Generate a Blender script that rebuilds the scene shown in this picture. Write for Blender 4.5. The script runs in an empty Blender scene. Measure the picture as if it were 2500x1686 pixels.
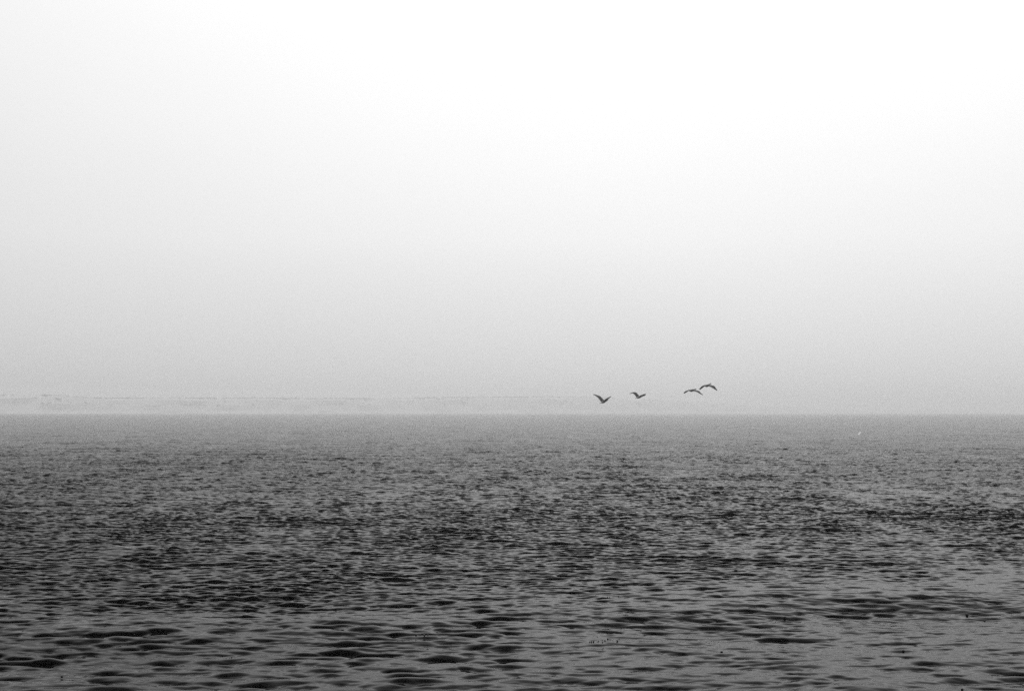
import bpy, bmesh, math, random
import numpy as np
from mathutils import Vector, Matrix

random.seed(7)
R = math.radians
sc = bpy.context.scene
C = sc.collection

# ------------------------------------------------------------------ camera
CAM_H = 5.0                       # eye height above the water (m)
FPX = 3472.0                      # focal length in photograph pixels (50 mm on 36 mm)
HORIZON = 1006.0                  # photograph row of eye level
cam_data = bpy.data.cameras.new('camera')
cam_data.lens = 50.0
cam_data.sensor_width = 36.0
cam_data.clip_start = 0.1
cam_data.clip_end = 60000.0
cam = bpy.data.objects.new('camera', cam_data)
C.objects.link(cam)
PITCH = math.atan((HORIZON - 843.0) / FPX)
cam.location = (0, 0, CAM_H)
cam.rotation_euler = (R(90) + PITCH, 0, 0)
sc.camera = cam

# ------------------------------------------------------------------ world / sun / exposure
SUN_ELEV, SUN_AZ = 46.0, 9.0      # degrees; azimuth measured clockwise from +Y (straight ahead)
world = bpy.data.worlds.new('World')
sc.world = world
world.use_nodes = True
wn = world.node_tree
wn.nodes.clear()
def wnode(t, **kw):
    n = wn.nodes.new(t)
    for k, v in kw.items():
        setattr(n, k, v)
    return n
def wmath(op, a, b=None):
    n = wnode('ShaderNodeMath', operation=op)
    for i, v in enumerate((a, b)):
        if v is None:
            continue
        if isinstance(v, (int, float)):
            n.inputs[i].default_value = v
        else:
            wn.links.new(v, n.inputs[i])
    return n.outputs[0]
w_out = wnode('ShaderNodeOutputWorld')
w_bg = wnode('ShaderNodeBackground')
w_bg.inputs['Strength'].default_value = 0.1
sky = wnode('ShaderNodeTexSky', sky_type='NISHITA')
sky.sun_disc = False
sky.sun_elevation = R(SUN_ELEV)
sky.sun_rotation = R(SUN_AZ)
sky.dust_density = 4.0
bw = wnode('ShaderNodeRGBToBW')
wn.links.new(sky.outputs[0], bw.inputs[0])
tc = wnode('ShaderNodeTexCoord')
sep = wnode('ShaderNodeSeparateXYZ')
wn.links.new(tc.outputs['Generated'], sep.inputs[0])
ramp = wnode('ShaderNodeValToRGB')       # overcast luminance by sine of elevation
ramp.color_ramp.interpolation = 'B_SPLINE'
els = ramp.color_ramp.elements
STOPS = [(0.0, 0.58), (0.03, 0.635), (0.06, 0.67), (0.09, 0.72), (0.12, 0.77), (0.20, 0.835), (0.30, 0.92), (0.6, 0.96), (1.0, 0.97)]
els[0].position = STOPS[0][0]; els[0].color = (STOPS[0][1],) * 3 + (1,)
els[1].position = STOPS[-1][0]; els[1].color = (STOPS[-1][1],) * 3 + (1,)
for p, v in STOPS[1:-1]:
    e = els.new(p); e.color = (v, v, v, 1)
wn.links.new(sep.outputs['Z'], ramp.inputs[0])
# soft brightening of the cloud towards the veiled sun
dotn = wnode('ShaderNodeVectorMath', operation='DOT_PRODUCT')
sd = Vector((math.sin(R(SUN_AZ)), math.cos(R(SUN_AZ)), 0.25)).normalized()
dotn.inputs[1].default_value = sd
wn.links.new(tc.outputs['Generated'], dotn.inputs[0])
lobe = wmath('POWER', wmath('MAXIMUM', dotn.outputs['Value'], 0.0), 2.5)
glow = wmath('ADD', wmath('MULTIPLY', lobe, 0.65), 0.53)
# faint unevenness of the fog layer
nz = wnode('ShaderNodeTexNoise')
nz.inputs['Scale'].default_value = 3.0
nz.inputs['Detail'].default_value = 3.0
mp = wnode('ShaderNodeMapping')
mp.inputs['Scale'].default_value = (1, 1, 3)
wn.links.new(tc.outputs['Generated'], mp.inputs[0])
wn.links.new(mp.outputs[0], nz.inputs['Vector'])
uneven = wmath('ADD', wmath('MULTIPLY', nz.outputs['Fac'], 0.06), 0.97)
veil = wmath('MULTIPLY', wmath('MULTIPLY', wmath('MULTIPLY', ramp.outputs[0], glow), uneven), 10.7)
mix = wnode('ShaderNodeMix', data_type='FLOAT')
mix.inputs['Factor'].default_value = 0.95       # nearly opaque fog over the clear sky
wn.links.new(bw.outputs[0], mix.inputs['A'])
wn.links.new(veil, mix.inputs['B'])
wn.links.new(mix.outputs[0], w_bg.inputs['Color'])
wn.links.new(w_bg.outputs[0], w_out.inputs['Surface'])

sun_d = bpy.data.lights.new('sun', 'SUN')
sun_d.energy = 1.1
sun_d.angle = R(70)
sun_d.color = (1, 1, 1)
sun = bpy.data.objects.new('sun', sun_d)
C.objects.link(sun)
sv = Vector((math.sin(R(SUN_AZ)) * math.cos(R(SUN_ELEV)), math.cos(R(SUN_AZ)) * math.cos(R(SUN_ELEV)), math.sin(R(SUN_ELEV))))
sun.rotation_euler = (-sv).to_track_quat('-Z', 'Y').to_euler()
sun.location = sv * 500

sc.view_settings.view_transform = 'Standard'
sc.view_settings.look = 'None'
sc.view_settings.exposure = 0.0
sc.view_settings.gamma = 1.0
sc.view_settings.use_curve_mapping = False
sc.render.engine = 'CYCLES'
sc.cycles.max_bounces = 6
sc.cycles.volume_bounces = 2
sc.cycles.use_denoising = False
sc.cycles.use_guiding = True
sc.cycles.guiding_training_samples = 64
sc.cycles.use_adaptive_sampling = False
sc.cycles.filter_width = 1.5

# ------------------------------------------------------------------ helpers
def material(name, base, rough=0.8, spec=0.3, noise=None):
    m = bpy.data.materials.new(name)
    m.use_nodes = True
    nt = m.node_tree
    b = nt.nodes['Principled BSDF']
    b.inputs['Roughness'].default_value = rough
    b.inputs['Specular IOR Level'].default_value = spec
    b.inputs['Base Color'].default_value = (base, base, base, 1)
    if noise:
        scale, lo, hi = noise
        t = nt.nodes.new('ShaderNodeTexCoord')
        n = nt.nodes.new('ShaderNodeTexNoise')
        n.inputs['Scale'].default_value = scale
        n.inputs['Detail'].default_value = 5
        r = nt.nodes.new('ShaderNodeValToRGB')
        r.color_ramp.elements[0].position = 0.35
        r.color_ramp.elements[1].position = 0.65
        r.color_ramp.elements[0].color = (lo, lo, lo, 1)
        r.color_ramp.elements[1].color = (hi, hi, hi, 1)
        nt.links.new(t.outputs['Object'], n.inputs['Vector'])
        nt.links.new(n.outputs['Fac'], r.inputs[0])
        nt.links.new(r.outputs[0], b.inputs['Base Color'])
    return m

def tag(o, label=None, cat=None, group=None, kind=None):
    for k, v in (('label', label), ('category', cat), ('group', group), ('kind', kind)):
        if v:
            o[k] = v
    return o

def link_mesh(name, me, mat, parent=None):
    me.materials.clear()
    me.materials.append(mat)
    o = bpy.data.objects.new(name, me)
    C.objects.link(o)
    o.parent = parent
    return o

def smoothstep(a, b, x):
    t = np.clip((x - a) / (b - a), 0, 1)
    return t * t * (3 - 2 * t)

# ------------------------------------------------------------------ sea surface
rng = np.random.default_rng(21)

class WaveTile:
    """One periodic patch of random directional waves (height and horizontal chop)."""
    def __init__(self, L, n, lmin, lmax, lpeak, slope, spread, heading, seed, chop=0.8, width=0.62):
        self.L, self.n, self.th = L, n, R(heading)
        g = np.random.default_rng(seed)
        k1 = 2 * np.pi * np.fft.fftfreq(n, L / n)
        kx, ky = np.meshgrid(k1, k1, indexing='ij')
        k = np.hypot(kx, ky); k[0, 0] = 1e9
        lam = 2 * np.pi / k
        # slope spectrum peaked at lpeak, band limited
        s = np.exp(-0.5 * (np.log(lam / lpeak) / width) ** 2)
        s *= smoothstep(lmin * 0.7, lmin * 1.3, lam) * (1 - smoothstep(lmax * 0.7, lmax * 1.3, lam))
        c = np.abs(ky) / k
        amp = s * (c ** spread + 0.03) / k ** 2
        spec = amp * (g.normal(size=(n, n)) + 1j * g.normal(size=(n, n)))
        def inv(f):
            return np.real(np.fft.ifft2(f))
        sx, sy = inv(1j * kx * spec), inv(1j * ky * spec)
        q = slope / math.sqrt(float((sx ** 2 + sy ** 2).mean()))
        self.h = (inv(spec) * q).astype(np.float32)
        self.dx = (inv(1j * kx / k * spec) * q * chop).astype(np.float32)
        self.dy = (inv(1j * ky / k * spec) * q * chop).astype(np.float32)
    def sample(self, x, y):
        ca, sa = math.cos(self.th), math.sin(self.th)
        u = (ca * x + sa * y) / self.L * self.n
        v = (-sa * x + ca * y) / self.L * self.n
        iu, iv = np.floor(u).astype(np.int64), np.floor(v).astype(np.int64)
        fu, fv = (u - iu).astype(np.float32), (v - iv).astype(np.float32)
        i0, i1 = iu % self.n, (iu + 1) % self.n
        j0, j1 = iv % self.n, (iv + 1) % self.n
        def bil(a):
            return (a[i0, j0] * (1 - fu) * (1 - fv) + a[i1, j0] * fu * (1 - fv)
                    + a[i0, j1] * (1 - fu) * fv + a[i1, j1] * fu * fv)
        h, du, dv = bil(self.h), bil(self.dx), bil(self.dy)
        return h, ca * du - sa * dv, sa * du + ca * dv

class Patch:
    """Smooth periodic random field, roughly -1..1, stretched along x."""
    def __init__(self, L, lam, stretch, seed, n=256):
        self.L, self.n = L, n
        g = np.random.default_rng(seed)
        k1 = 2 * np.pi * np.fft.fftfreq(n, L / n)
        kx, ky = np.meshgrid(k1, k1, indexing='ij')
        k = np.hypot(kx * stretch, ky)
        f = np.real(np.fft.ifft2(np.exp(-0.5 * (k * lam / 4.0) ** 2) * np.fft.fft2(g.normal(size=(n, n)))))
        self.f = (f / f.std()).astype(np.float32)
    def sample(self, x, y):
        u, v = x / self.L * self.n, y / self.L * self.n
        iu, iv = np.floor(u).astype(np.int64), np.floor(v).astype(np.int64)
        fu, fv = u - iu, v - iv
        i0, i1, j0, j1 = iu % self.n, (iu + 1) % self.n, iv % self.n, (iv + 1) % self.n
        a = self.f
        return a[i0, j0] * (1 - fu) * (1 - fv) + a[i1, j0] * fu * (1 - fv) + a[i0, j1] * (1 - fu) * fv + a[i1, j1] * fu * fv

T_SWELL = WaveTile(211.0, 512, 3.0, 30.0, 7.0, 0.04, 3, 4, 3, 0.5)
T_BIG = WaveTile(43.0, 1024, 0.22, 2.4, 0.50, 0.195, 3.2, -3, 5, 0.9, 0.75)
T_NEAR = WaveTile(47.0, 1024, 0.32, 2.0, 0.66, 0.145, 3.2, 2, 15, 0.95, 0.6)
T_MID = WaveTile(29.3, 1024, 0.12, 0.75, 0.25, 0.31, 3.6, 6, 8, 0.8)
T_FINE = WaveTile(13.9, 1024, 0.09, 0.4, 0.17, 0.13, 1.2, -11, 9, 0.6)
P_GUST = Patch(300.0, 14.0, 0.16, 11)
P_STREAK = Patch(160.0, 6.0, 0.2, 12)
P_SMALL = Patch(60.0, 2.5, 0.22, 13)

LEAN = 1.0
def gust(x, y):
    """How ruffled the water is at a place, 0 glassy .. 1 ruffled."""
    edge = 38.5 + 0.42 * np.clip(x, -40, 40) + 1.2 * P_STREAK.sample(x, y)
    near = 0.72 * smoothstep(-4.0, 6.0, y - edge) + 0.28 * smoothstep(6, 24, y - edge)
    g = P_GUST.sample(x, y)
    band = 0.36 * np.exp(-((y - 68 - 0.1 * x) / 9.0) ** 2) 
    m = near * np.clip(0.81 + 0.23 * g + 0.09 * P_STREAK.sample(x, y) + band, 0.2, 1.45)
    return m

def sea(x, y, r=None):
    """Wave displacement of the water at rest position (x, y)."""
    if r is None:
        r = np.hypot(x, y)
    g = gust(x, y)
    fine_in = smoothstep(-0.4, 1.4, P_SMALL.sample(x, y) + 0.25 * P_STREAK.sample(x, y) + 0.03 * np.clip(x, -30, 30) - 0.35)
    calm = smoothstep(-6, 14, x) * (1 - np.clip(g, 0, 1))
    a_mid = (0.22 + 0.02 * calm) + 0.83 * g
    a_fine = (0.22 + 0.75 * g + 0.34 * (1 - np.clip(g, 0, 1)) * fine_in) * (1 - smoothstep(55, 120, r))
    rough = np.clip(g, 0, 1)
    a_near = (1 - 0.75 * rough) * (1 - 0.45 * calm) * np.clip(1.0 + 0.30 * P_SMALL.sample(x + 31, y + 3), 0.3, 1.7)
    a_big = (0.48 + 0.60 * g + 0.18 * smoothstep(65, 120, r)) * (1 - 0.38 * calm) * np.clip(1.0 + 0.28 * P_SMALL.sample(x + 17, y + 9), 0.35, 1.7)
    z = np.zeros_like(x); ox = np.zeros_like(x); oy = np.zeros_like(x)
    for t, a in ((T_SWELL, 1.0), (T_NEAR, a_near), (T_BIG, a_big), (T_MID, a_mid), (T_FINE, a_fine)):
        h, dx, dy = t.sample(x, y)
        z += a * h; ox -= a * dx; oy -= a * dy + LEAN * a * h      # crests lean towards the shore
    return z, ox, oy

# graded polar sheet: fine where the waves are large in view, coarse all round to the coast
rs = [0.4]
while rs[-1] < 21.0:
    rs.append(rs[-1] + 0.35 + 0.02 * rs[-1])
while rs[-1] < 19000.0:
    r = rs[-1]
    if r < 48: d = 0.046
    elif r < 75: d = 0.046 + (r - 48) / 27 * 0.07
    elif r < 190: d = 0.116 + (r - 75) / 115 * 0.36
    else: d = 0.476 + (r - 190) * 0.012
    if r > 700: d = r * 0.012
    rs.append(r + d)
rs = np.array(rs)
az = list(np.arange(-24.0, 24.0001, 0.062))
a, step = az[-1], 0.08
side = []
while a + step < 180:
    a += step; side.append(a); step = min(step * 1.09, 4.0)
side = np.array(side) * (180.0 / (side[-1] + step)) if False else np.array(side)
az = np.concatenate([-side[::-1], np.array(az), side])
az = np.radians(az)
nr, na = len(rs), len(az)
RR, AA = np.meshgrid(rs, az, indexing='ij')
X, Y = RR * np.sin(AA), RR * np.cos(AA)
Z, OX, OY = sea(X, Y, RR)
fade = 1 - smoothstep(1500, 4000, RR)
Z = Z * fade
co = np.stack([X + OX * fade, Y + OY * fade, Z], -1).reshape(-1, 3).astype(np.float32)
idx = np.arange(nr * na).reshape(nr, na)
q = np.stack([idx[:-1, :-1], idx[:-1, 1:], idx[1:, 1:], idx[1:, :-1]], -1).reshape(-1, 4)
wrap = np.stack([idx[:-1, -1], idx[:-1, 0], idx[1:, 0], idx[1:, -1]], -1)
q = np.concatenate([q, wrap])[:, ::-1]
me = bpy.data.meshes.new('sea')
me.vertices.add(len(co)); me.vertices.foreach_set('co', co.ravel())
me.loops.add(q.size); me.loops.foreach_set('vertex_index', q.ravel().astype(np.int32))
me.polygons.add(len(q)); me.polygons.foreach_set('loop_start', np.arange(0, q.size, 4, dtype=np.int32))
me.polygons.foreach_set('use_smooth', np.ones(len(q), dtype=bool))
me.update(calc_edges=True)
print('sea quads', len(q), nr, na)

wm = bpy.data.materials.new('sea_water')
wm.use_nodes = True
nt = wm.node_tree
b = nt.nodes['Principled BSDF']
b.inputs['Base Color'].default_value = (0.0015, 0.0015, 0.0015, 1)
b.inputs['Roughness'].default_value = 0.06
b.inputs['IOR'].default_value = 1.066
geo = nt.nodes.new('ShaderNodeNewGeometry')
mpn = nt.nodes.new('ShaderNodeMapping')
mpn.inputs['Scale'].default_value = (0.55, 1.0, 1.0)
nt.links.new(geo.outputs['Position'], mpn.inputs[0])
n1 = nt.nodes.new('ShaderNodeTexNoise')
n1.inputs['Scale'].default_value = 1.6
n1.inputs['Detail'].default_value = 4
n1.inputs['Roughness'].default_value = 0.6
nt.links.new(mpn.outputs[0], n1.inputs['Vector'])
bump = nt.nodes.new('ShaderNodeBump')
bump.inputs['Strength'].default_value = 0.5
bump.inputs['Distance'].default_value = 0.75
nt.links.new(n1.outputs['Fac'], bump.inputs['Height'])
nt.links.new(bump.outputs[0], b.inputs['Normal'])
at_r = me.attributes.new('ruffle', 'FLOAT', 'POINT')
at_r.data.foreach_set('value', ((0.35 + 0.65 * np.clip(gust(X, Y), 0, 1)) * smoothstep(55, 150, RR)).ravel().astype(np.float32))
atn = nt.nodes.new('ShaderNodeAttribute'); atn.attribute_name = 'ruffle'
nt.links.new(atn.outputs['Fac'], bump.inputs['Strength'])
sea_o = link_mesh('sea', me, wm)
tag(sea_o, kind='structure')

# ------------------------------------------------------------------ far coast
P0, P1 = Vector((-2000.0, 5700.0)), Vector((4900.0, 14000.0))
cd = (P1 - P0)
cn = Vector((-cd.y, cd.x)).normalized()
if cn.y < 0: cn = -cn
rc = np.random.default_rng(4)
def wav(t, seed, octs=6, f0=3.0):
    g = np.random.default_rng(seed); s = 0
    for o in range(octs):
        s = s + math.sin(t * f0 * 2 ** o * 2 * math.pi + g.uniform(0, 6.28)) * 0.6 ** o
    return s
def crest_h(t):
    x = P0 + cd * t
    d = x.y
    u = 1250 + FPX * x.x / max(d, 1000.0)
    row = 964.8 + 6.0 * float(smoothstep(190, 290, u)) - 1.5 * float(smoothstep(900, 1500, u)) - 1.3 * wav(t, 1, 7, 2.0) + 30.0 * float(smoothstep(1350, 2300, u))
    return CAM_H + (HORIZON - row) / FPX * d * 1.0
verts, faces = [], []
NT = 500
prof = [(-60, -1.0), (0, 0.25), (40, 1.6), (70, 0.20), (95, 0.55), (120, 0.86), (170, 1.0), (420, 0.97), (800, 0.9)]
t_list = np.linspace(-0.6, 1.7, NT)
for t in t_list:
    base = P0 + cd * float(t)
    H = crest_h(float(t))
    for j, (off, hh) in enumerate(prof):
        w = 14 * wav(float(t) * 3 + j * 0.13, 30 + j, 4, 4.0) if j > 1 else 10 * wav(float(t), 30, 4, 6.0)
        p = base + cn * (off + w)
        z = hh if j < 3 else H * hh * (1 + 0.03 * wav(float(t) * 4, 50 + j, 4, 5.0) * (1 if j < 6 else 0.5))
        verts.append((p.x, p.y, z))
m = len(prof)
for i in range(NT - 1):
    for j in range(m - 1):
        faces.append((i * m + j, (i + 1) * m + j, (i + 1) * m + j + 1, i * m + j + 1))
me = bpy.data.meshes.new('coast_bluff')
me.from_pydata(verts, [], faces)
me.update()
bluff_m = material('pale_bluff_sand', 0.5, 0.95, 0.1, (0.004, 0.62, 0.74))
bluff = link_mesh('coast_bluff', me, bluff_m)
tag(bluff, kind='structure')

# dark scrub and trees along the crest of the bluff, one far-off mass
bm = bmesh.new()
ico = bmesh.new(); bmesh.ops.create_icosphere(ico, subdivisions=1, radius=1.0)
iv = [v.co.copy() for v in ico.verts]; ifc = [[v.index for v in f.verts] for f in ico.faces]; ico.free()
verts, faces = [], []
def clump(p, r, zs):
    k = len(verts)
    for v in iv:
        j = 1 + rc.uniform(-0.3, 0.3)
        verts.append((p[0] + v.x * r * j * 1.5, p[1] + v.y * r * j, p[2] + v.z * r * zs * j))
    faces.extend([[k + i for i in f] for f in ifc])
for i in range(5000):
    t = rc.uniform(-0.5, 1.6)
    if wav(t, 77, 5, 5.0) < -1.3 and rc.uniform() < 0.8: continue
    base = P0 + cd * float(t)
    H = crest_h(float(t))
    if 1250 + FPX * base.x / base.y > 1350 + 500 * rc.uniform(): continue
    top = rc.uniform() < 0.8
    off = rc.uniform(165, 230) if top else rc.uniform(95, 160)
    zz = H * (0.985 if top else (0.55 + (off - 95) / 65 * 0.4))
    p = base + cn * float(off)
    r = rc.uniform(2.2, 7.5) * (0.5 + base.y / 10000)
    clump((p.x, p.y, zz), r, 0.75)
me = bpy.data.meshes.new('coastal_scrub')
me.from_pydata(verts, [], faces); me.update()
scrub = link_mesh('coastal_scrub', me, material('dark_scrub', 0.05, 0.95, 0.1, (0.05, 0.035, 0.07)))
tag(scrub, 'dark low scrub and trees lining the hazy far bluff', 'scrub', kind='stuff')

# ------------------------------------------------------------------ haze
hz = bpy.data.materials.new('haze')
hz.use_nodes = True
nt = hz.node_tree; nt.nodes.clear()
o = nt.nodes.new('ShaderNodeOutputMaterial')
pv = nt.nodes.new('ShaderNodeVolumePrincipled')
pv.inputs['Color'].default_value = (0.99, 0.99, 0.99, 1)
pv.inputs['Density'].default_value = 0.00025
pv.inputs['Anisotropy'].default_value = 0.45
nt.links.new(pv.outputs[0], o.inputs['Volume'])
bm = bmesh.new()
bmesh.ops.create_cube(bm, size=1.0)
S = (60000, 60000, 114)
for v in bm.verts:
    v.co = Vector((v.co.x * S[0], v.co.y * S[1] + 2000, v.co.z * S[2] + 55.0))
me = bpy.data.meshes.new('haze'); bm.to_mesh(me); bm.free()
haze = link_mesh('haze', me, hz)
tag(haze, kind='stuff')

# ------------------------------------------------------------------ birds
def at(u, v, D):
    """Point seen at photograph pixel (u, v), D metres ahead."""
    cx, cz = (u - 1250.0) / FPX, (843.0 - v) / FPX
    c, s = math.cos(PITCH), math.sin(PITCH)
    y, z = c - cz * s, s + cz * c
    return Vector((cx / y * D, D, CAM_H + z / y * D))

feather = material('dark_feather', 0.13, 0.7, 0.25, (9.0, 0.09, 0.18))
horn = material('dark_horn', 0.09, 0.5, 0.4)
white_feather = material('white_feather', 0.92, 0.8, 0.2, (12.0, 0.88, 0.94))

def loft(verts, faces, rings):
    k = len(verts); n = len(rings[0])
    for r in rings: verts.extend(r)
    for i in range(len(rings) - 1):
        for j in range(n):
            a, bq = k + i * n + j, k + i * n + (j + 1) % n
            faces.append((a, bq, bq + n, a + n))
    faces.append([k + j for j in range(n)][::-1])
    faces.append([k + (len(rings) - 1) * n + j for j in range(n)])

def catmull(pts, sub):
    pts = [np.array(p, float) for p in pts]
    out = []
    for i in range(len(pts) - 1):
        p0, p1, p2, p3 = pts[max(i - 1, 0)], pts[i], pts[i + 1], pts[min(i + 2, len(pts) - 1)]
        for s in range(sub):
            t = s / sub
            out.append(0.5 * ((2 * p1) + (p2 - p0) * t + (2 * p0 - 5 * p1 + 4 * p2 - p3) * t * t + (3 * p1 - p0 - 3 * p2 + p3) * t ** 3))
    out.append(pts[-1])
    return out

def bird(name, D, origin, body, wings, bill, label, voxel=0.22, a=50.0, mat=feather, bill_mat=horn, group=None, cat='bird', bank=False):
    """body: (u, v, half width, half height) from tail to head; wings: leading and trailing edge pixels root to tip.
    Depth: the bird flies right and away by a degrees, wings square to its body."""
    u0, v0 = origin
    s = D / FPX
    ta = math.tan(R(a))
    def loc(u, v, y):
        return ((u - u0) * s, y * s, -(v - v0) * s)
    verts, faces = [], []
    hx, hy = math.cos(R(a)), math.sin(R(a))
    rings = []
    for (u, v, rw, rh) in catmull(body, 4):
        y = (u - u0) * ta
        ring = []
        for k in range(10):
            an = k / 10 * 2 * math.pi
            w = math.cos(an) * rw
            ring.append(loc(u - hy * w, v - math.sin(an) * rh, y + hx * w))
        rings.append(ring)
    loft(verts, faces, rings)
    for le, te, th0, th1, sgn in wings:
        L, T = catmull(le, 5), catmull(te, 5)
        rings = []
        n = len(L)
        for i in range(n):
            f = i / (n - 1)
            th = 1.25 * (th0 + (th1 + 0.15 - th0) * f)
            mu = 0.5 * (L[i][0] + T[i][0])
            span = -(mu - u0) / ta           # far wing to the left, near wing to the right
            chord = (1.6 + 5.0 * (1 - f) ** 0.6)
            ly, ty = span + chord * 0.5 * hy * 0.9, span - chord * 0.5 * hy * 0.9
            lu, lv = L[i][0], L[i][1]; tu, tv = T[i][0], T[i][1]
            if bank:                         # wings tipped over towards the viewer
                ly, ty = 2.0 * (v0 - lv), 2.0 * (v0 - tv)
            nvx, nvz = -(tv - lv), (tu - lu)
            nl = math.hypot(nvx, nvz) or 1
            ring = []
            for (c, h) in ((-0.11, 0.3), (0.1, 0.8), (0.35, 1.0), (0.7, 0.7), (1.12, 0.5), (1.12, -0.5), (0.7, -0.5), (0.35, -0.6), (0.1, -0.6), (-0.11, -0.3)):
                u = lu + (tu - lu) * c; v = lv + (tv - lv) * c; y = ly + (ty - ly) * c
                ring.append(loc(u, v, y + h * th * sgn))
            rings.append(ring)
        loft(verts, faces, rings)
    me = bpy.data.meshes.new(name)
    me.from_pydata(verts, [], faces)
    bmx = bmesh.new(); bmx.from_mesh(me)
    bmesh.ops.recalc_face_normals(bmx, faces=bmx.faces); bmx.to_mesh(me); bmx.free()
    o = bpy.data.objects.new(name + '_source', me)
    C.objects.link(o)
    md = o.modifiers.new('remesh', 'REMESH'); md.mode = 'VOXEL'; md.voxel_size = voxel * s
    md.use_smooth_shade = True
    sm = o.modifiers.new('smooth', 'SMOOTH'); sm.iterations = 2; sm.factor = 0.3
    dg = bpy.context.evaluated_depsgraph_get()
    me2 = bpy.data.meshes.new_from_object(o.evaluated_get(dg))
    bpy.data.objects.remove(o); bpy.data.meshes.remove(me)
    root = bpy.data.objects.new(name, None)
    C.objects.link(root)
    root.location = at(u0, v0, D)
    root.empty_display_size = 0.3
    tag(root, label, cat, group)
    me2.name = 'body'
    link_mesh('body', me2, mat, root)
    # bill
    verts, faces, rings = [], [], []
    for (u, v, r) in bill:
        y = (u - u0) * ta
        rings.append([loc(u - hy * math.cos(k / 8 * 6.2832) * r, v - math.sin(k / 8 * 6.2832) * r, y + hx * math.cos(k / 8 * 6.2832) * r) for k in range(8)])
    loft(verts, faces, rings)
    mb = bpy.data.meshes.new('bill'); mb.from_pydata(verts, [], faces); mb.update()
    link_mesh('bill', mb, bill_mat, root)
    return root

GRP = 'dark seabirds flying in line over the water'
bird('seabird', 76.0, (1473, 980.5),
     [(1463.6, 983.6, 1.6, 0.25), (1466.0, 983.1, 1.7, 0.55), (1469.0, 982.2, 1.9, 1.6), (1472.5, 981.0, 2.5, 2.9), (1476.5, 979.4, 2.4, 2.9),
      (1480.0, 977.5, 1.7, 2.0), (1483.0, 976.0, 1.1, 1.25), (1485.2, 974.9, 0.9, 1.05), (1486.6, 974.5, 0.5, 0.6)],
     [([(1474.9, 977.0), (1470.2, 971.9), (1465.6, 967.0), (1458.3, 963.8), (1448.9, 961.2)],
       [(1467.6, 980.2), (1464.9, 975.4), (1461.0, 970.5), (1456.3, 966.5), (1449.7, 962.6)], 1.3, 0.5, 1),
      ([(1474.6, 977.2), (1477.6, 974.4), (1481.0, 972.2), (1485.8, 969.4), (1490.9, 966.4)],
       [(1480.5, 979.2), (1482.2, 976.5), (1483.4, 973.9), (1487.0, 971.2), (1491.3, 967.5)], 1.3, 0.5, -1)],
     [(1486.0, 974.6, 0.5), (1487.4, 974.3, 0.35), (1488.6, 974.4, 0.12)],
     'leftmost dark seabird, both wings raised in a tall V', group=GRP)
bird('seabird', 79.0, (1559.5, 969.5),
     [(1549.8, 971.3, 1.5, 0.25), (1552.6, 971.1, 1.6, 0.6), (1555.5, 970.7, 1.8, 1.2), (1559.0, 970.0, 2.3, 2.3), (1562.4, 968.9, 2.2, 2.3),
      (1565.4, 967.5, 1.5, 1.5), (1568.0, 966.4, 0.9, 0.95), (1569.8, 965.8, 0.7, 0.8), (1571.0, 965.5, 0.4, 0.4)],
     [([(1560.6, 966.0), (1557.0, 961.8), (1553.2, 957.7), (1546.0, 957.1), (1538.0, 959.9)],
       [(1555.0, 969.4), (1552.4, 966.0), (1549.4, 962.0), (1545.0, 959.3), (1538.3, 960.9)], 1.3, 0.45, 1),
      ([(1560.8, 966.0), (1564.0, 964.7), (1567.6, 963.3), (1571.5, 961.9), (1575.3, 961.1)],
       [(1563.5, 970.4), (1566.0, 968.2), (1568.8, 966.9), (1572.0, 965.7), (1575.6, 962.9)], 1.3, 0.5, -1)],
     [(1570.5, 965.6, 0.4), (1571.7, 965.4, 0.28), (1572.8, 965.5, 0.1)],
     'second dark seabird from the left, wings half raised with left tip bent', group=GRP)
bird('seabird', 78.0, (1689, 952.9),
     [(1681.8, 954.6, 1.3, 0.3), (1684.0, 954.5, 1.6, 1.0), (1686.6, 953.9, 2.2, 2.2), (1689.4, 953.0, 2.4, 2.8), (1692.2, 951.7, 2.1, 2.2),
      (1694.8, 950.8, 1.3, 1.25), (1697.2, 949.9, 1.0, 1.0), (1699.6, 949.4, 1.1, 1.15), (1701.2, 949.2, 0.6, 0.6)],
     [([(1692.0, 949.6), (1687.0, 950.4), (1681.4, 951.8), (1676.0, 953.9), (1670.6, 958.2)],
       [(1686.5, 953.0), (1683.6, 953.4), (1680.6, 954.4), (1677.2, 956.8), (1671.9, 960.0)], 1.1, 0.5, 1),
      ([(1695.0, 950.8), (1700.0, 952.6), (1705.2, 954.6), (1708.2, 958.3), (1713.9, 963.6)],
       [(1690.6, 954.2), (1697.0, 955.3), (1702.0, 957.6), (1706.5, 960.7), (1713.2, 964.6)], 1.2, 0.45, -1)],
     [(1700.6, 949.3, 0.6), (1702.2, 949.1, 0.45), (1703.8, 949.1, 0.15)],
     'lower dark seabird of the close right pair, wings drooping', group=GRP)
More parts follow.
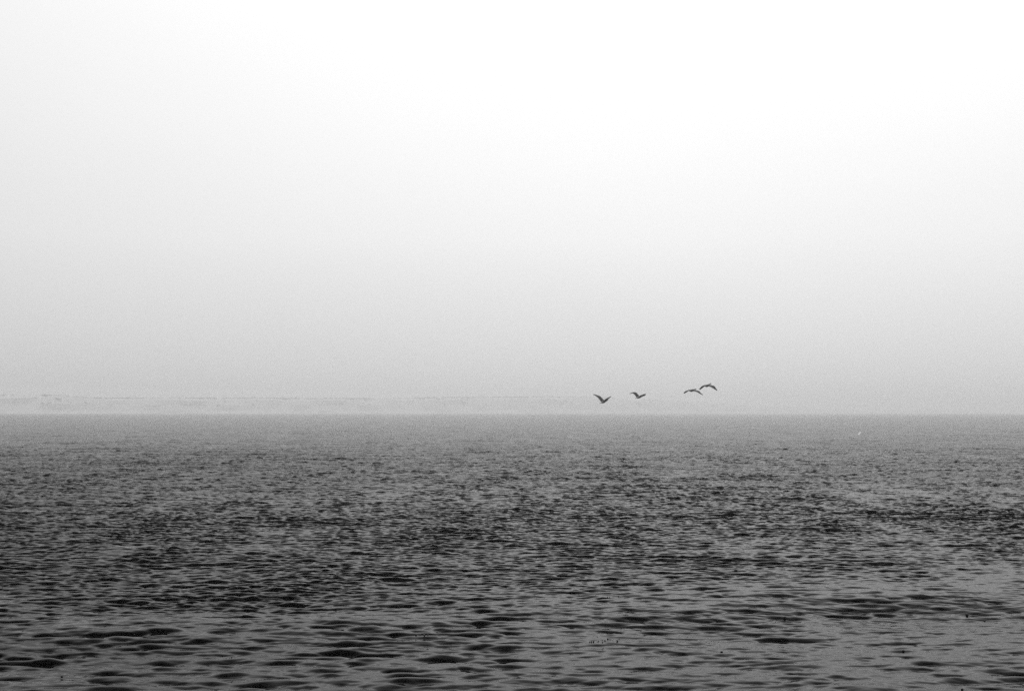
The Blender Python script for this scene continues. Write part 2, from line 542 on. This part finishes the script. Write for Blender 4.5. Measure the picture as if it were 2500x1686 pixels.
bird('seabird', 77.0, (1726, 941.2),
     [(1718.2, 942.4, 1.3, 0.35), (1720.4, 942.4, 1.6, 1.0), (1723.0, 942.2, 2.2, 2.0), (1726.0, 941.5, 2.5, 2.9), (1729.2, 940.3, 2.2, 2.7),
      (1731.8, 938.9, 1.4, 1.4), (1733.8, 937.3, 1.05, 1.1), (1736.0, 936.2, 1.15, 1.25), (1737.6, 935.8, 0.6, 0.7)],
     [([(1729.0, 938.0), (1724.0, 939.0), (1719.2, 940.2), (1713.9, 943.2), (1708.7, 949.8)],
       [(1723.0, 942.0), (1720.6, 942.6), (1718.4, 944.2), (1716.0, 946.2), (1711.0, 950.6)], 1.1, 0.5, 1),
      ([(1731.6, 938.8), (1736.6, 940.2), (1742.2, 942.6), (1745.0, 946.6), (1748.8, 952.6)],
       [(1728.6, 942.0), (1734.2, 944.2), (1738.8, 947.0), (1743.0, 950.2), (1747.9, 953.4)], 1.2, 0.45, -1)],
     [(1737.0, 935.9, 0.65), (1738.5, 935.6, 0.45), (1739.9, 935.5, 0.15)],
     'highest dark seabird at the right end, wings arched down', group=GRP)
bird('gull', 230.0, (2098, 1058.6),
     [(2095.6, 1060.2, 0.7, 0.4), (2096.8, 1059.5, 0.8, 0.8), (2098.2, 1058.6, 1.0, 1.1), (2099.6, 1057.7, 0.9, 0.9), (2100.8, 1057.0, 0.7, 0.7), (2101.5, 1056.7, 0.4, 0.4)],
     [([(2098.6, 1057.2), (2097.2, 1057.5), (2095.8, 1058.1), (2094.5, 1059.0), (2093.4, 1060.6)],
       [(2098.0, 1060.0), (2096.8, 1060.3), (2095.6, 1060.6), (2094.4, 1060.9), (2093.5, 1061.4)], 0.45, 0.25, 1),
      ([(2098.2, 1057.2), (2099.4, 1056.1), (2100.6, 1055.1), (2101.8, 1054.4), (2103.2, 1054.1)],
       [(2098.6, 1060.0), (2100.0, 1058.9), (2101.2, 1057.7), (2102.2, 1056.4), (2103.3, 1054.9)], 0.45, 0.25, -1)],
     [(2101.3, 1056.7, 0.3), (2101.9, 1056.5, 0.2), (2102.4, 1056.6, 0.08)],
     'tiny white gull skimming the grey water at right', voxel=0.09, mat=white_feather, cat='gull', bank=True)

# ------------------------------------------------------------------ floats and kelp on the water
kelp_m = material('wet_kelp', 0.012, 0.35, 0.4, (30.0, 0.006, 0.02))
float_m = material('dark_float', 0.008, 0.5, 0.3, (25.0, 0.005, 0.012))

def water_point(u, v):
    D = CAM_H * FPX / (v - HORIZON)
    x = (u - 1250.0) / FPX * D
    z = 0.0
    for _ in range(4):
        qx, qy = x, D
        for _ in range(6):                   # rest position whose crest or trough ends up at (x, D)
            zz, ox, oy = sea(np.array([qx]), np.array([qy]))
            qx, qy = x - float(ox[0]), D - float(oy[0])
        z = float(zz[0])
        D = (CAM_H - z) * FPX / (v - HORIZON)
        x = (u - 1250.0) / FPX * D
    return Vector((x, D, z)), D

def lathe(prof, n=12):
    verts, faces = [], []
    loft(verts, faces, [[(r * math.cos(k / n * 2 * math.pi), r * math.sin(k / n * 2 * math.pi), z) for k in range(n)] for r, z in prof])
    me = bpy.data.meshes.new('lathe'); me.from_pydata(verts, [], faces)
    me.polygons.foreach_set('use_smooth', [True] * len(me.polygons)); me.update()
    return me

bulb_me = lathe([(0.15, -0.85), (0.45, -0.72), (0.82, -0.42), (1.0, 0.0), (0.95, 0.35), (0.74, 0.64), (0.4, 0.82), (0.15, 0.88), (0.1, 0.98), (0.03, 1.0)])
FLOATS = [
    (2352, 1494, 4.0, 'largest of two round dark floats at the far right'),
    (2394, 1509, 3.6, 'blunt dark float, lower right of the two at far right'),
    (1911, 1501, 3.6, 'round dark float alone on smooth water, right of centre'),
    (1757, 1584, 3.6, 'round dark float near bottom, leftmost of the low right pair'),
    (2197, 1581, 3.4, 'round dark float near bottom, rightmost of the low right pair'),
    (2338, 1673, 3.3, 'dark float at the bottom edge, right corner'),
    (1793, 1388, 3.8, 'dark float at the lower edge of the ruffled water'),
    (1880, 1223, 3.0, 'farthest small dark float among the ruffled waves'),
    (151, 1399, 4.4, 'dark float among ruffled waves near the left edge'),
    (162, 1643, 3.4, 'dark float among smooth waves in the lower left corner'),
]
for u, v, rpx, lab in FLOATS:
    p, D = water_point(u, v + rpx * 0.35)
    r = rpx / FPX * D
    o = link_mesh('round_float', bulb_me, float_m)
    o.location = (p.x, p.y, p.z + r * 0.02)
    o.rotation_euler = (random.uniform(-0.35, 0.35), random.uniform(-0.35, 0.35), random.uniform(0, 6))
    o.scale = (r, r, r)
    tag(o, lab, 'float', 'dark round floats scattered on the water')

def blade_mesh(path, w):
    """Ribbon-like frond with thickness following a path of (x, z) metres."""
    pts = catmull([(p[0], p[1]) for p in path], 4)
    verts, faces, rings = [], [], []
    n = len(pts)
    for i, p in enumerate(pts):
        f = i / (n - 1)
        r = w * (0.35 + 0.65 * math.sin(math.pi * (0.12 + 0.76 * f)))
        a = pts[min(i + 1, n - 1)] - pts[max(i - 1, 0)]
        a = a / (np.linalg.norm(a) or 1)
        nx, nz = -a[1], a[0]
        rings.append([(p[0] + nx * r * math.cos(t), 0.8 * r * math.sin(t), p[1] + nz * r * math.cos(t)) for t in (0, 1.05, 2.1, 3.14, 4.19, 5.24)])
    loft(verts, faces, rings)
    me = bpy.data.meshes.new('frond'); me.from_pydata(verts, [], faces)
    me.polygons.foreach_set('use_smooth', [True] * len(me.polygons)); me.update()
    return me

# each piece: (du, dv, [(x, z) px path], half thickness px) measured from the cluster's centre on the water
KELP = [
    (1020, 1547, 'string of dark kelp scraps at lower centre left', [
        (-23, -1.5, [(-2.2, -1.2), (0, 0), (2.0, 1.4)], 0.9), (-8, -3.5, [(-1, 0), (1.12, 0.3)], 0.6),
        (-2, -1.5, [(-1.2, -2.2), (-0.5, 0.4), (0.6, 2.0)], 1.5), (7, -2, [(-1.2, -1.2), (0, 0.6), (1.6, 1.2)], 0.8),
        (17, 0, [(-2.0, 1.0), (0.2, 1.4), (1.6, -1.2)], 1.5), (26, -2, [(-0.5, -1.6), (0.2, 0), (0.7, 1.8)], 0.8)]),
    (979, 1566, 'pair of curved dark fronds standing up like brackets', [
        (-5, -1, [(-1.4, 4.6), (0.3, 1.6), (1.12, -0.4), (-0.6, -3.6)], 1.0), (1, 0, [(-2, 0), (2, 0.2)], 0.6),
        (6, -1, [(1.4, 4.4), (0.2, 1.6), (-0.8, 0.2), (0.7, -2.6)], 0.75), (-10, -4.5, [(-1.6, 0.2), (1.6, -0.2)], 0.4)]),
    (1480, 1560, 'wide scatter of dark kelp bits at lower centre right', [
        (-42, 1, [(-0.6, -0.8), (0.4, 0.8)], 0.9), (-38, 0.5, [(-1, -0.6), (1, 0.8)], 1.2), (-33, 0, [(-1.6, -0.4), (1.8, 0.6)], 1.1),
        (-23.5, -11, [(-0.5, 0.4), (0.5, -0.4)], 1.0), (-21, 1, [(-1.4, -1.8), (0, 0.4), (1.6, 1.2)], 0.7), (-11.5, -2, [(-0.4, -1), (0.6, 1)], 0.9),
        (-5, -2.5, [(-1, -0.6), (1, 0.8)], 0.95), (-10.5, 2, [(-1.1, 0), (1.12, 0.2)], 1.2), (2, -5, [(-2.2, 1.2), (0.2, 0.2), (1.8, -0.5)], 1.3),
        (7, -5.5, [(-0.8, -0.5), (0.8, 0.6)], 0.7), (-10, 10, [(-0.8, -0.4), (1.12, 0.6)], 0.8), (24.5, 1, [(-2.0, 1.2), (0.4, 0.8), (0.6, -2.2)], 1.5),
        (29.5, -5.5, [(-1.0, -0.8), (1.0, 0.8)], 0.6)]),
    (1515, 1452, 'row of dark slanting kelp tips beyond the smooth water', [
        (-33.5, 2, [(-1.0, -0.9), (1.0, 0.9)], 0.8), (-29, 1.6, [(-1, -0.4), (1, 0.4)], 0.5), (-20, 1, [(-0.6, -0.8), (0.4, 0.8)], 0.5),
        (-7, 0, [(-1.6, -1.4), (1.8, 1.6)], 0.7), (0, -0.3, [(-2.4, -1.4), (0.4, 0), (2.8, 1.8)], 0.9), (4, -0.6, [(-1.2, -1.0), (1.12, 1.4)], 0.9),
        (9, -0.4, [(-2.0, -1.2), (2.4, 1.4)], 0.85), (16, -0.6, [(-0.8, -1.0), (0.9, 1.0)], 0.6)]),
    (571, 1599, 'few dark slanting kelp tips among the lower left waves', [
        (0.5, 0, [(-1.2, -1.6), (0.2, 0.2), (1.8, 1.8)], 0.7), (-4.5, 1.2, [(-0.7, -0.9), (0.7, 0.9)], 0.45), (-12.5, 1.4, [(-0.9, -0.7), (0.9, 0.7)], 0.4)]),
    (1981, 1462, 'short dotted row of kelp on smooth water at right', [
        (-7, 0.2, [(-0.5, -0.3), (0.5, 0.3)], 0.6), (-2, 0, [(-0.6, -0.3), (0.6, 0.3)], 0.55), (3, 0, [(-0.6, -0.3), (0.6, 0.4)], 0.6), (8, -0.3, [(-0.5, -0.3), (0.5, 0.3)], 0.55)]),
]
for u, v, lab, pieces in KELP:
    p0, D0 = water_point(u, v)
    root = bpy.data.objects.new('floating_kelp', None); C.objects.link(root)
    root.location = p0
    tag(root, lab, 'kelp', 'floating kelp scraps')
    for du, dv, path, w in pieces:
        p, D = water_point(u + du, v + dv)
        s = D / FPX
        low = min(z for _, z in path)
        o = link_mesh('frond', blade_mesh([(x * s, z * s) for x, z in path], w * s * 1.5), kelp_m, root)
        o.location = (p.x - p0.x, p.y - p0.y, p.z - p0.z + w * s * 0.5 - low * s * 0.7)
